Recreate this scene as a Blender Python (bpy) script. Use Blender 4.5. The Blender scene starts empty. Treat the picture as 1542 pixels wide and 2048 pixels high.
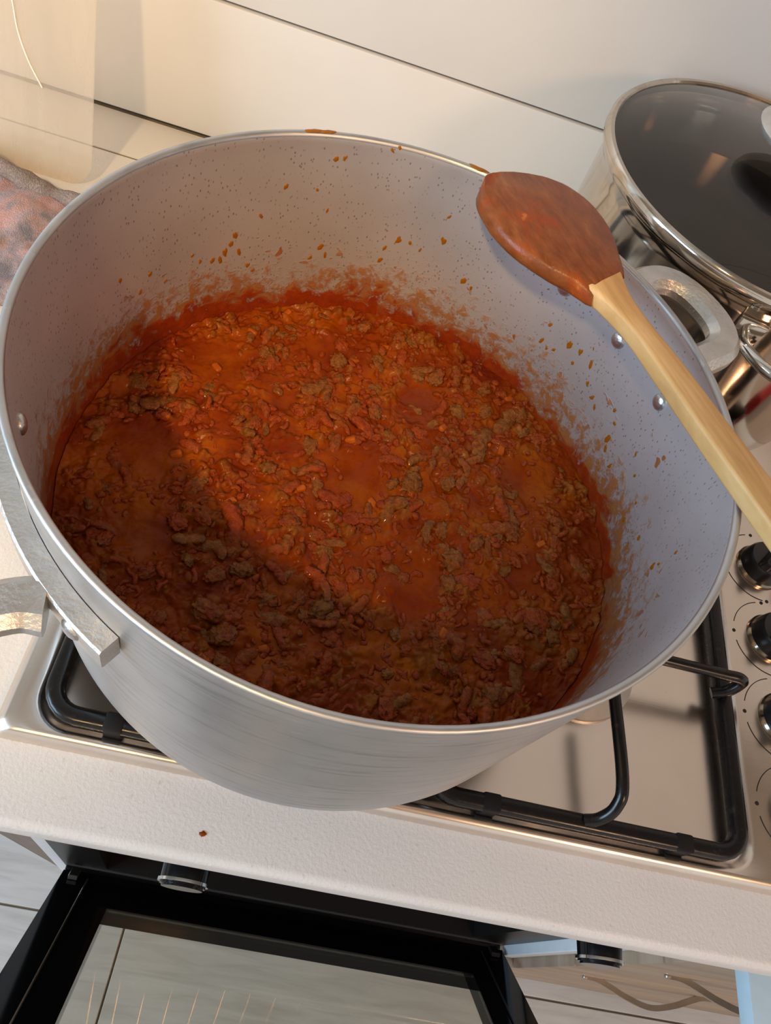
import bpy, bmesh, math, random
import numpy as np
from mathutils import Vector, Matrix

random.seed(7)
rng = np.random.default_rng(7)
sc = bpy.context.scene
COL = sc.collection
PI = math.pi

# ------------------------------------------------------------------ camera
W, H, F = 1542.0, 2048.0, 1496.1
CAM = np.array([0.13381, -0.05840, 0.48573])
ROT = np.array([[0.9597158740640807, 0.13803907659377357, 0.24472567172754545],
                [0.24922245287688477, -0.8204191450568565, -0.514587791735868],
                [0.12974440277479776, 0.5548492045184047, -0.8217717141586793]])
cd = bpy.data.cameras.new('camera')
cam = bpy.data.objects.new('camera', cd)
COL.objects.link(cam)
cd.sensor_fit = 'HORIZONTAL'
cd.sensor_width = 36.0
cd.lens = F / W * 36.0
cd.clip_start = 0.01
m4 = Matrix.Identity(4)
for i in range(3):
    m4[i][0] = ROT[0][i]
    m4[i][1] = -ROT[1][i]
    m4[i][2] = -ROT[2][i]
    m4[i][3] = CAM[i]
cam.matrix_world = m4
sc.camera = cam


def hit(u, v, ax, val):
    """photo pixel -> point where its ray meets the plane coordinate[ax] = val"""
    d = ROT.T @ np.array([(u - W / 2) / F, (v - H / 2) / F, 1.0])
    return CAM + d * ((val - CAM[ax]) / d[ax])


# ------------------------------------------------------------------ light
sc.view_settings.view_transform = 'Standard'
sc.view_settings.look = 'None'
sc.view_settings.exposure = 0.0
sc.view_settings.gamma = 1.0
sc.view_settings.use_curve_mapping = False

wd = bpy.data.worlds.new('room_light')
sc.world = wd
wd.use_nodes = True
wb = wd.node_tree.nodes['Background']
wb.inputs[0].default_value = (1.0, 0.95, 0.90, 1)
wb.inputs[1].default_value = 0.76


def area(name, loc, target, size, power, col, shape='DISK', sy=None):
    d = bpy.data.lights.new(name, 'AREA')
    d.shape = shape
    d.size = size
    if sy:
        d.size_y = sy
    d.energy = power
    d.color = col
    o = bpy.data.objects.new(name, d)
    COL.objects.link(o)
    o.location = loc
    o.rotation_euler = (Vector(target) - Vector(loc)).to_track_quat('-Z', 'Y').to_euler()
    return o


kd = bpy.data.lights.new('ceiling_spotlight', 'SPOT')
kd.energy = 110
kd.color = (1.0, 0.66, 0.30)
kd.spot_size = math.radians(30.5)
kd.spot_blend = .75
kd.shadow_soft_size = .045
KEY = bpy.data.objects.new('ceiling_spotlight', kd)
COL.objects.link(KEY)
KEY.location = (-0.26, -0.96, 1.45)
KEY.rotation_euler = (Vector((-.08, .48, .10)) - Vector(KEY.location)).to_track_quat('-Z', 'Y').to_euler()
WIN = area('window_daylight', (-1.75, -0.75, 0.80), (0.2, 0.3, 0.1), 1.3, 62, (0.52, 0.76, 1.0), 'RECTANGLE', 1.1)
SIDE = area('room_lamp_light', (1.25, -1.1, 1.25), (0.55, 0.05, -.1), 0.40, 13, (1.0, 0.60, 0.36))

# ------------------------------------------------------------------ helpers


def link(name, me, mat=None, parent=None):
    o = bpy.data.objects.new(name, me)
    COL.objects.link(o)
    if mat is not None:
        for mm in (mat if isinstance(mat, (list, tuple)) else [mat]):
            me.materials.append(mm)
    if parent is not None:
        o.parent = parent
    return o


def tag(o, label=None, cat=None, group=None, kind=None):
    if label:
        o['label'] = label
    if cat:
        o['category'] = cat
    if group:
        o['group'] = group
    if kind:
        o['kind'] = kind
    return o


def empty(name, loc=(0, 0, 0)):
    o = bpy.data.objects.new(name, None)
    COL.objects.link(o)
    o.location = loc
    o.empty_display_size = 0.02
    return o


def child(name, me, mat, parent):
    """a part built in world coordinates under an empty that may stand anywhere"""
    o = link(name, me, mat, parent)
    off = Vector((0, 0, 0))
    p = parent
    while p is not None:
        off += Vector(p.location)
        p = p.parent
    o.location = -off
    return o


def mesh(name, verts, faces, smooth=True, autos=None):
    me = bpy.data.meshes.new(name)
    me.from_pydata([tuple(map(float, v)) for v in verts], [], [tuple(int(i) for i in f) for f in faces])
    me.validate()
    if smooth:
        me.polygons.foreach_set('use_smooth', [True] * len(me.polygons))
        if autos:
            me.set_sharp_from_angle(angle=math.radians(autos))
    me.update()
    return me


def bm_mesh(name, bm, smooth=True, autos=35):
    me = bpy.data.meshes.new(name)
    bmesh.ops.recalc_face_normals(bm, faces=bm.faces)
    bm.to_mesh(me)
    bm.free()
    if smooth:
        me.polygons.foreach_set('use_smooth', [True] * len(me.polygons))
        me.set_sharp_from_angle(angle=math.radians(autos))
    return me


def box_bm(bm, lo, hi, bev=0.0, seg=2):
    lo = Vector(lo)
    hi = Vector(hi)
    r = bmesh.ops.create_cube(bm, size=1.0)
    vs = r['verts']
    for v in vs:
        v.co = Vector((lo.x + (v.co.x + .5) * (hi.x - lo.x), lo.y + (v.co.y + .5) * (hi.y - lo.y), lo.z + (v.co.z + .5) * (hi.z - lo.z)))
    if bev > 0:
        es = list({e for v in vs for e in v.link_edges})
        bmesh.ops.bevel(bm, geom=es, offset=bev, segments=seg, affect='EDGES', profile=.5)


def box(name, lo, hi, bev=0.0, seg=2):
    bm = bmesh.new()
    box_bm(bm, lo, hi, bev, seg)
    return bm_mesh(name, bm)


def lathe(name, prof, n=96, c=(0, 0), autos=40, cap0=False, cap1=False, mats=None):
    """prof: list of (r, z) revolved round the vertical through c; mats: material index per profile segment"""
    vs, fs, mi = [], [], []
    for r, z in prof:
        for k in range(n):
            a = 2 * PI * k / n
            vs.append((c[0] + r * math.cos(a), c[1] + r * math.sin(a), z))
    for i in range(len(prof) - 1):
        for k in range(n):
            k2 = (k + 1) % n
            fs.append((i * n + k, i * n + k2, (i + 1) * n + k2, (i + 1) * n + k))
            mi.append(mats[i] if mats else 0)
    if cap0:
        fs.append(tuple(range(n))[::-1])
        mi.append(mats[0] if mats else 0)
    if cap1:
        fs.append(tuple(range((len(prof) - 1) * n, len(prof) * n)))
        mi.append(mats[-1] if mats else 0)
    me = mesh(name, vs, fs, True, autos)
    me.polygons.foreach_set('material_index', mi)
    return me


def smooth_path(pts, n=8, closed=False):
    """Catmull-Rom through pts"""
    P = [np.array(p, float) for p in pts]
    out = []
    N = len(P)
    rngi = range(N if closed else N - 1)
    for i in rngi:
        p0 = P[(i - 1) % N] if closed or i > 0 else 2 * P[0] - P[1]
        p1, p2 = P[i], P[(i + 1) % N]
        p3 = P[(i + 2) % N] if closed or i + 2 < N else 2 * P[-1] - P[-2]
        for k in range(n):
            t = k / n
            out.append(.5 * ((2 * p1) + (-p0 + p2) * t + (2 * p0 - 5 * p1 + 4 * p2 - p3) * t * t + (-p0 + 3 * p1 - 3 * p2 + p3) * t ** 3))
    if not closed:
        out.append(P[-1])
    return out


def sweep(name, path, section, closed=False, up=(0, 0, 1), caps=True, autos=50, scale=None):
    """sweep a closed 2-D section (side, up) along path"""
    P = [np.array(p, float) for p in path]
    N, S = len(P), len(section)
    vs, fs = [], []
    upv = np.array(up, float)
    for i in range(N):
        if closed:
            t = P[(i + 1) % N] - P[i - 1]
        else:
            t = P[min(i + 1, N - 1)] - P[max(i - 1, 0)]
        t /= np.linalg.norm(t)
        s = np.cross(t, upv)
        if np.linalg.norm(s) < 1e-3:
            s = np.cross(t, np.array([1.0, 0, 0]))
        s /= np.linalg.norm(s)
        u = np.cross(s, t)
        k = scale[i] if scale is not None else 1.0
        for a, b in section:
            vs.append(P[i] + (s * a + u * b) * k)
    rngi = range(N if closed else N - 1)
    for i in rngi:
        j = (i + 1) % N
        for k in range(S):
            k2 = (k + 1) % S
            fs.append((i * S + k, i * S + k2, j * S + k2, j * S + k))
    if caps and not closed:
        fs.append(tuple(range(S))[::-1])
        fs.append(tuple((N - 1) * S + k for k in range(S)))
    return mesh(name, vs, fs, True, autos)


def circ(r, n=12):
    return [(r * math.cos(2 * PI * k / n), r * math.sin(2 * PI * k / n)) for k in range(n)]


def rrect_sec(w, h, r, n=4):
    out = []
    for cx, cy, a0 in ((w / 2 - r, h / 2 - r, 0), (-w / 2 + r, h / 2 - r, 90), (-w / 2 + r, -h / 2 + r, 180), (w / 2 - r, -h / 2 + r, 270)):
        for k in range(n + 1):
            a = math.radians(a0 + 90 * k / n)
            out.append((cx + r * math.cos(a), cy + r * math.sin(a)))
    return out


def ring_rect(x0, x1, y0, y1, r, n=8):
    return [(x + (x0 + x1) / 2, y + (y0 + y1) / 2) for x, y in rrect_sec(x1 - x0, y1 - y0, r, n)]


# vectorised gradient noise -----------------------------------------------
_perm = rng.permutation(256)
_perm = np.concatenate([_perm, _perm, _perm])
_g3 = rng.normal(size=(256, 3))
_g3 /= np.linalg.norm(_g3, axis=1)[:, None]


def pnoise(p):
    p = np.asarray(p, float)
    i = np.floor(p).astype(int)
    f = p - i
    u = f * f * f * (f * (f * 6 - 15) + 10)
    i &= 255
    res = 0
    for dx in (0, 1):
        for dy in (0, 1):
            for dz in (0, 1):
                h = _perm[_perm[_perm[(i[..., 0] + dx) & 255] + ((i[..., 1] + dy) & 255)] + ((i[..., 2] + dz) & 255)]
                g = _g3[h]
                d = (f - np.array([dx, dy, dz]))
                w = (u[..., 0] if dx else 1 - u[..., 0]) * (u[..., 1] if dy else 1 - u[..., 1]) * (u[..., 2] if dz else 1 - u[..., 2])
                res = res + w * (g * d).sum(-1)
    return res * 1.5


def fbm(p, o=3):
    s, a = 0, 1.0
    p = np.asarray(p, float)
    for k in range(o):
        s = s + a * pnoise(p + 17.3 * k)
        p = p * 2.03
        a *= .5
    return s


# ------------------------------------------------------------------ material helpers
class NT:
    def __init__(self, name):
        self.m = bpy.data.materials.new(name)
        self.m.use_nodes = True
        self.t = self.m.node_tree
        self.b = self.t.nodes['Principled BSDF']
        self.out = self.t.nodes['Material Output']

    def n(self, typ, **kw):
        nd = self.t.nodes.new(typ)
        for k, v in kw.items():
            if hasattr(nd, k):
                setattr(nd, k, v)
            else:
                nd.inputs[k].default_value = v
        return nd

    def l(self, a, b):
        self.t.links.new(a, b)

    def val(self, sock, v):
        if hasattr(v, 'is_linked') or hasattr(v, 'links'):
            self.l(v, sock)
        else:
            sock.default_value = v

    def obj(self, scale=(1, 1, 1)):
        tc = self.n('ShaderNodeTexCoord')
        mp = self.n('ShaderNodeMapping')
        mp.inputs['Scale'].default_value = scale
        self.l(tc.outputs['Object'], mp.inputs['Vector'])
        return mp.outputs['Vector']

    def gen_world(self, scale=(1, 1, 1)):
        g = self.n('ShaderNodeNewGeometry')
        mp = self.n('ShaderNodeMapping')
        mp.inputs['Scale'].default_value = scale
        self.l(g.outputs['Position'], mp.inputs['Vector'])
        return mp.outputs['Vector']

    def noise(self, vec, scale, detail=3, rough=.55, dist=0.0):
        nd = self.n('ShaderNodeTexNoise')
        nd.inputs['Scale'].default_value = scale
        nd.inputs['Detail'].default_value = detail
        nd.inputs['Roughness'].default_value = rough
        nd.inputs['Distortion'].default_value = dist
        self.l(vec, nd.inputs['Vector'])
        return nd.outputs['Fac']

    def voro(self, vec, scale, rand=1.0):
        nd = self.n('ShaderNodeTexVoronoi')
        nd.inputs['Scale'].default_value = scale
        nd.inputs['Randomness'].default_value = rand
        self.l(vec, nd.inputs['Vector'])
        return nd.outputs['Distance']

    def ramp(self, fac, stops):
        nd = self.n('ShaderNodeValToRGB')
        cr = nd.color_ramp
        while len(cr.elements) < len(stops):
            cr.elements.new(.5)
        for e, (p, c) in zip(cr.elements, stops):
            e.position = p
            e.color = (*c, 1) if len(c) == 3 else c
        self.l(fac, nd.inputs[0])
        return nd.outputs['Color']

    def step(self, fac, a, b, lo=0.0, hi=1.0):
        nd = self.n('ShaderNodeMapRange', interpolation_type='SMOOTHSTEP')
        self.l(fac, nd.inputs['Value'])
        nd.inputs['From Min'].default_value = a
        nd.inputs['From Max'].default_value = b
        nd.inputs['To Min'].default_value = lo
        nd.inputs['To Max'].default_value = hi
        return nd.outputs['Result']

    def math(self, op, a, b=0.0, c=0.0):
        nd = self.n('ShaderNodeMath', operation=op)
        self.val(nd.inputs[0], a)
        self.val(nd.inputs[1], b)
        self.val(nd.inputs[2], c)
        return nd.outputs[0]

    def mix(self, fac, a, b, mode='MIX'):
        nd = self.n('ShaderNodeMix', data_type='RGBA', blend_type=mode)
        self.val(nd.inputs['Factor'], fac)
        for s, v in ((nd.inputs[6], a), (nd.inputs[7], b)):
            if isinstance(v, tuple):
                s.default_value = (*v, 1) if len(v) == 3 else v
            else:
                self.l(v, s)
        return nd.outputs[2]

    def mixf(self, fac, a, b):
        nd = self.n('ShaderNodeMix', data_type='FLOAT')
        self.val(nd.inputs['Factor'], fac)
        self.val(nd.inputs[2], a)
        self.val(nd.inputs[3], b)
        return nd.outputs[0]

    def bump(self, h, strength=.3, dist=.001):
        nd = self.n('ShaderNodeBump')
        nd.inputs['Strength'].default_value = strength
        nd.inputs['Distance'].default_value = dist
        self.l(h, nd.inputs['Height'])
        self.l(nd.outputs['Normal'], self.b.inputs['Normal'])

    def set(self, **kw):
        names = {'col': 'Base Color', 'rough': 'Roughness', 'metal': 'Metallic', 'spec': 'Specular IOR Level', 'coat': 'Coat Weight',
                 'coatr': 'Coat Roughness', 'sss': 'Subsurface Weight', 'trans': 'Transmission Weight', 'ior': 'IOR', 'alpha': 'Alpha', 'aniso': 'Anisotropic'}
        for k, v in kw.items():
            s = self.b.inputs[names[k]]
            if isinstance(v, tuple):
                s.default_value = (*v, 1) if len(v) == 3 else v
            else:
                self.val(s, v)
        return self.m


def plain(name, col, rough=.5, metal=0.0, spec=.5, nscale=60, var=.08, bump=0.0, bs=300):
    t = NT(name)
    v = t.obj()
    f = t.noise(v, nscale, 3)
    c2 = tuple(min(1, c * (1 + var)) for c in col)
    c1 = tuple(c * (1 - var) for c in col)
    t.set(col=t.ramp(f, [(.3, c1), (.7, c2)]), rough=rough, metal=metal, spec=spec)
    if bump:
        t.bump(t.noise(v, bs, 3), bump, .001)
    return t.m


M = {}

# worktop: off-white laminate with a stippled grain
t = NT('worktop_laminate')
v = t.obj()
grain = t.noise(t.obj((300, 75, 100)), 1.0, 4, .65)
dots = t.step(t.voro(v, 260), .03, .09)
spots = t.step(t.noise(v, 160, 2), .66, .74)
c = t.ramp(t.noise(v, 9, 3), [(.3, (.62, .585, .54)), (.7, (.66, .625, .58))])
c = t.mix(t.math('MULTIPLY', spots, .30), c, (.45, .38, .30))
t.set(col=c, rough=.42, spec=.35)
t.bump(t.math('ADD', t.math('MULTIPLY', grain, .30), t.math('ADD', t.math('MULTIPLY', dots, .30), t.noise(v, 420, 3))), .36, .0010)
M['worktop'] = t.m

# wall tile
t = NT('glazed_wall_panel')
v = t.obj()
t.set(col=t.ramp(t.noise(v, 6, 3), [(.3, (.60, .56, .505)), (.7, (.635, .595, .545))]), rough=.38, spec=.4)
t.bump(t.noise(v, 38, 4), .10, .002)
M['tile'] = t.m
M['grout'] = plain('dark_joint', (.20, .155, .10), .8)

# floor plank
t = NT('wood_look_plank')
v = t.obj((1, 9, 1))
g = t.noise(v, 7, 5, .6, .6)
ri = t.n('ShaderNodeObjectInfo').outputs['Random']
c = t.ramp(g, [(.25, (.44, .41, .37)), (.5, (.56, .53, .49)), (.75, (.64, .61, .57))])
c = t.mix(t.math('MULTIPLY', ri, .25), c, (.52, .47, .41))
t.set(col=c, rough=.5, spec=.35)
t.bump(g, .15, .001)
M['plank'] = t.m

# brushed stainless (hob)
t = NT('brushed_stainless')
st = t.noise(t.obj((9, 900, 900)), 1.0, 3, .6)
sm = t.noise(t.obj(), 14, 4, .6)
specks = t.step(t.voro(t.obj(), 90), .02, .055, 1.0, 0.0)
sp2 = t.math('MULTIPLY', specks, t.step(t.noise(t.obj(), 21, 2), .55, .66))
c = t.ramp(sm, [(.3, (.72, .64, .57)), (.7, (.81, .735, .665))])
c = t.mix(t.math('MULTIPLY', sp2, .6), c, (.10, .08, .06))
t.set(col=c, metal=1.0, rough=t.math('ADD', t.math('MULTIPLY', sm, .12), .17))
t.bump(st, .04, .0004)
M['steel'] = t.m

# polished stainless (pan, lid rim)
t = NT('polished_stainless')
sm = t.noise(t.obj(), 30, 3)
sm2 = t.noise(t.obj((1, 1, .35)), 42, 5, .6, 1.2)
t.set(col=t.mix(t.step(sm2, .5, .68, 0, .4), (.56, .50, .43), (.30, .22, .15)), metal=1.0, rough=t.math('ADD', t.math('MULTIPLY', sm, .10), .05))  # brown mottling in the colour imitates surroundings mirrored in the steel
M['polished'] = t.m
M['chrome'] = plain('chrome', (.72, .70, .67), .1, 1.0, nscale=20, var=.04)

# cast / spun aluminium, outside
t = NT('worn_aluminium')
ob = t.n('ShaderNodeTexCoord').outputs['Object']
cyl = t.n('ShaderNodeVectorMath', operation='MULTIPLY')
sx = t.n('ShaderNodeSeparateXYZ')
t.l(ob, sx.inputs[0])
ang = t.math('ARCTAN2', sx.outputs[1], sx.outputs[0])
cv = t.n('ShaderNodeCombineXYZ')
t.l(t.math('MULTIPLY', ang, 3.0), cv.inputs[0])
t.l(t.math('MULTIPLY', sx.outputs[2], 260.0), cv.inputs[2])
br = t.noise(cv.outputs[0], 1.0, 4, .65)
blot = t.noise(ob, 16, 4, .6)
scr = t.step(t.noise(t.obj((60, 60, 420)), 1.0, 3, .7), .66, .72)
c = t.ramp(blot, [(.3, (.46, .455, .455)), (.7, (.58, .575, .57))])
c = t.mix(t.math('MULTIPLY', t.step(br, .50, .72), .65), c, (.27, .275, .29))
c = t.mix(t.math('MULTIPLY', scr, .25), c, (.9, .9, .9))
t.set(col=c, metal=.92, rough=t.math('ADD', t.math('MULTIPLY', blot, .16), .33))
t.bump(br, .30, .0007)
M['alu'] = t.m

# aluminium cast handle
t = NT('cast_aluminium')
v = t.obj()
t.set(col=t.ramp(t.noise(v, 70, 4), [(.3, (.52, .50, .47)), (.7, (.68, .665, .64))]), metal=.95, rough=.34)
t.bump(t.noise(v, 420, 4), .45, .0008)
M['cast'] = t.m

# aluminium, inside: pitted, with dried sauce above the waterline
SAUCE_Z = 0.095
t = NT('sauce_stained_aluminium')
ob = t.n('ShaderNodeTexCoord').outputs['Object']
sx = t.n('ShaderNodeSeparateXYZ')
t.l(ob, sx.inputs[0])
ang = t.math('ARCTAN2', sx.outputs[1], sx.outputs[0])
hgt = sx.outputs[2]
cv = t.n('ShaderNodeCombineXYZ')
t.l(t.math('MULTIPLY', ang, 3.0), cv.inputs[0])
t.l(t.math('MULTIPLY', hgt, 240.0), cv.inputs[2])
br = t.noise(cv.outputs[0], 1.0, 3, .6)
pits = t.step(t.voro(t.obj((1, 1, .6)), 400), .12, .26, 1.0, 0.0)
pitm = t.math('MULTIPLY', pits, t.step(t.noise(ob, 60, 3), .30, .60))
metal_c = t.ramp(t.noise(ob, 13, 3), [(.3, (.47, .455, .455)), (.7, (.56, .545, .545))])
metal_c = t.mix(t.math('MULTIPLY', pitm, .7), metal_c, (.16, .12, .10))
# stain height runs unevenly round the pot
n_lo = t.noise(ob, 11, 2, .5)
n_mid = t.noise(ob, 55, 4, .62, .8)
n_hi = t.noise(ob, 130, 5, .72, .4)
rel = t.math('DIVIDE', t.math('SUBTRACT', hgt, SAUCE_Z), .050)
front = t.step(sx.outputs[1], -.02, .12, 0.16, 0.0)
e1 = t.math('ADD', t.math('MULTIPLY', t.math('SUBTRACT', n_lo, .5), 1.1), t.math('MULTIPLY', t.math('SUBTRACT', n_mid, .5), 1.25))
e2 = t.math('ADD', e1, t.math('MULTIPLY', t.math('SUBTRACT', n_hi, .5), 2.8))
film = t.step(t.math('SUBTRACT', t.math('ADD', t.math('ADD', e2, .78), front), rel), -.22, .50)
thick = t.step(t.math('SUBTRACT', t.math('ADD', e1, .36), rel), -.05, .22)
spl = t.math('MULTIPLY', t.step(t.noise(ob, 95, 3, .6, .5), .655, .69), t.step(t.math('ADD', rel, t.math('MULTIPLY', t.math('SUBTRACT', n_lo, .5), -3.0)), 1.1, 1.9, 1.0, 0.0))
far = t.math('MULTIPLY', t.step(t.noise(ob, 62, 2, .5), .742, .755), t.step(rel, 2.3, 2.6, 1.0, 0.0))
stain = t.math('MAXIMUM', film, t.math('MAXIMUM', t.math('MULTIPLY', spl, .9), far))
film_c = t.ramp(n_hi, [(.3, (.17, .036, .002)), (.55, (.26, .080, .002)), (.8, (.36, .150, .004))])
thick_c = t.ramp(n_hi, [(.3, (.17, .014, .003)), (.7, (.30, .042, .004))])
stain_c = t.mix(thick, film_c, thick_c)
amt = t.math('MULTIPLY', stain, t.mixf(thick, .92, 1.0))
t.set(col=t.mix(amt, metal_c, stain_c), metal=t.math('MULTIPLY', t.math('SUBTRACT', 1.0, amt), .55),
      rough=t.mixf(amt, .44, .30))
hh = t.math('ADD', t.math('MULTIPLY', br, .18), t.math('SUBTRACT', t.math('MULTIPLY', t.math('ADD', stain, thick), 1.0), t.math('MULTIPLY', pitm, .35)))
t.bump(hh, .35, .0009)
M['inner'] = t.m

# sauce
t = NT('tomato_sauce')
v = t.gen_world()
n1 = t.noise(v, 24, 4, .6, .4)
n2 = t.noise(v, 140, 4, .65, .5)
n3 = t.noise(v, 620, 3, .6)
at = t.n('ShaderNodeAttribute')
at.attribute_name = 'meat'
mf = at.outputs['Fac']
c = t.ramp(n1, [(.28, (.13, .012, .001)), (.5, (.225, .036, .001)), (.72, (.33, .080, .001))])
c = t.mix(t.step(n2, .30, .44, .5, 0), c, (.17, .013, .002))
meat = t.ramp(n2, [(.3, (.13, .036, .005)), (.7, (.31, .108, .016))])
c = t.mix(t.math('MULTIPLY', t.step(t.math('ADD', mf, t.math('MULTIPLY', t.math('SUBTRACT', n2, .5), .6)), .30, .75), .8), c, meat)
t.set(col=c, rough=t.math('ADD', t.math('MULTIPLY', n2, .18), .08), spec=.11)
t.bump(t.math('ADD', t.math('MULTIPLY', n2, .8), t.math('MULTIPLY', n3, .35)), .42, .0011)
M['sauce'] = t.m

# cooked mince, wetted with sauce
t = NT('cooked_mince')
v = t.gen_world()
n1 = t.noise(v, 60, 3, .6)
n2 = t.noise(v, 300, 4, .65)
n3 = t.noise(v, 900, 2, .6)
ri = t.n('ShaderNodeObjectInfo').outputs['Random']
meat = t.ramp(n2, [(.3, (.115, .034, .006)), (.7, (.31, .115, .020))])
wet = t.ramp(n2, [(.3, (.19, .021, .003)), (.7, (.34, .062, .004))])
fac = t.step(t.math('ADD', t.math('MULTIPLY', n1, .75), t.math('MULTIPLY', ri, .25)), .38, .64)
t.set(col=t.mix(fac, meat, wet), rough=t.math('ADD', t.math('MULTIPLY', n1, .2), .12), spec=.14, coat=.18, coatr=.05)
t.bump(t.math('ADD', n2, t.math('MULTIPLY', n3, .5)), .9, .0015)
M['mince'] = t.m

t = NT('cooked_carrot')
v = t.gen_world()
t.set(col=t.ramp(t.noise(v, 180, 3), [(.3, (.30, .055, .004)), (.7, (.46, .11, .008))]), rough=.25, spec=.2)
M['carrot'] = t.m

# wood
t = NT('beech_wood')
v = t.obj((34, 34, 34))
g = t.noise(t.obj((150, 16, 40)), 1.0, 5, .6, .3)
c = t.ramp(g, [(.25, (.40, .215, .075)), (.5, (.54, .31, .115)), (.78, (.68, .44, .20))])
t.set(col=c, rough=.5, spec=.3)
t.bump(g, .2, .0005)
M['wood'] = t.m
t = NT('sauce_wet_wood')
v = t.gen_world()
g = t.noise(t.obj((170, 60, 90)), 1.0, 5, .65, .4)
n1 = t.noise(v, 42, 4, .6, .5)
c = t.ramp(g, [(.25, (.12, .030, .008)), (.6, (.22, .065, .018)), (.8, (.32, .12, .040))])
c = t.mix(t.step(n1, .50, .68, 0, .7), c, (.28, .042, .005))
c = t.mix(t.step(n1, .64, .74, 0, .55), c, (.50, .19, .03))
t.set(col=c, rough=.28, spec=.2)
t.bump(t.math('ADD', g, n1), .6, .0009)
M['wetwood'] = t.m

# black things
t = NT('black_enamel')
v = t.obj()
n = t.noise(v, 160, 4)
c = t.mix(t.step(n, .64, .74, 0, .35), (.006, .0055, .0055), (.05, .04, .032))
t.set(col=c, rough=t.math('ADD', t.math('MULTIPLY', n, .3), .10), spec=.35)
M['enamel'] = t.m
M['blackplastic'] = plain('black_plastic', (.012, .012, .013), .28, 0, .5)
M['blackgloss'] = plain('black_glass', (.004, .004, .005), .10, 0, .25)
M['print'] = plain('black_print', (.02, .02, .02), .6)
M['cavity'] = plain('oven_enamel', (.010, .009, .008), .35, 0, .2)
M['rubber'] = plain('rubber', (.008, .008, .008), .6, 0, .2)
M['white'] = plain('white_board', (.72, .73, .74), .4, var=.03)
M['bluewhite'] = plain('painted_white', (.48, .60, .66), .4, var=.03)
M['brownwood'] = plain('brown_wood', (.16, .105, .065), .5, nscale=30, var=.25)
t = NT('drawer_wood')
g = t.noise(t.obj((2.5, 2.5, 40)), 1.0, 5, .6, .5)
t.set(col=t.ramp(g, [(.25, (.27, .18, .115)), (.75, (.42, .31, .22))]), rough=.45)
M['drawer'] = t.m
M['bronze'] = plain('brushed_metal_handle', (.45, .40, .34), .3, 1.0)
M['red'] = plain('red_plastic', (.55, .012, .02), .35)
M['darkmetal'] = plain('dark_chrome', (.26, .22, .17), .16, 1.0, nscale=20, var=.05)
M['ceiling'] = plain('ceiling_wood', (.42, .33, .25), .6, nscale=3, var=.2)
M['splash'] = plain('dried_sauce', (.27, .088, .003), .3, 0, .3, nscale=500, var=.6)
M['knobsteel'] = plain('satin_steel', (.62, .55, .48), .35, .6)
M['burner'] = plain('burner_aluminium', (.62, .60, .57), .4, .9)
M['dark'] = plain('dark_broth', (.035, .022, .014), .12, nscale=25, var=.4)

# oven-door glass and lid glass: thin tinted panes


def thin_glass(name, tint, refl=.5, rough=.02, milk=None):
    t = NT(name)
    t.t.nodes.remove(t.b)
    tr = t.n('ShaderNodeBsdfTransparent')
    tr.inputs[0].default_value = (*tint, 1)
    gl = t.n('ShaderNodeBsdfGlossy')
    gl.inputs['Roughness'].default_value = rough
    gl.inputs['Color'].default_value = (1, 1, 1, 1)
    lw = t.n('ShaderNodeLayerWeight')
    lw.inputs['Blend'].default_value = .5
    frs = t.math('ADD', t.math('MULTIPLY', t.math('POWER', lw.outputs['Facing'], 5.0), .9), .045)
    mx = t.n('ShaderNodeMixShader')
    base = tr.outputs[0]
    if milk:
        df = t.n('ShaderNodeBsdfDiffuse')
        df.inputs[0].default_value = (*milk[1], 1)
        tl = t.n('ShaderNodeBsdfTranslucent')
        tl.inputs[0].default_value = (*milk[1], 1)
        a = t.n('ShaderNodeMixShader')
        a.inputs[0].default_value = .5
        t.l(df.outputs[0], a.inputs[1])
        t.l(tl.outputs[0], a.inputs[2])
        b = t.n('ShaderNodeMixShader')
        nz = t.noise(t.obj((30, 30, 6)), 1.0, 3)
        t.l(t.math('MULTIPLY', t.step(nz, .2, .8, .75, 1.25), milk[0]), b.inputs[0])
        t.l(tr.outputs[0], b.inputs[1])
        t.l(a.outputs[0], b.inputs[2])
        base = b.outputs[0]
    t.l(t.math('MINIMUM', t.math('MULTIPLY', frs, refl), 1.0), mx.inputs[0])
    t.l(base, mx.inputs[1])
    t.l(gl.outputs[0], mx.inputs[2])
    t.l(mx.outputs[0], t.out.inputs['Surface'])
    return t.m


M['doorglass'] = thin_glass('oven_door_glass', (.86, .85, .79), 1.0)
M['lidglass'] = thin_glass('lid_glass', (.62, .59, .55), 1.0)
M['milky'] = thin_glass('clear_plastic', (.97, .93, .87), 1.0, .12, (.30, (.90, .79, .64)))
M['sheethighlight'] = plain('sheet_highlight', (.85, .76, .62), .35)

t = NT('oven_lamp')
t.set(col=(1, .6, .2))
t.b.inputs['Emission Color'].default_value = (1, .42, .08, 1)
t.b.inputs['Emission Strength'].default_value = 14
M['lamp'] = t.m

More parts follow.
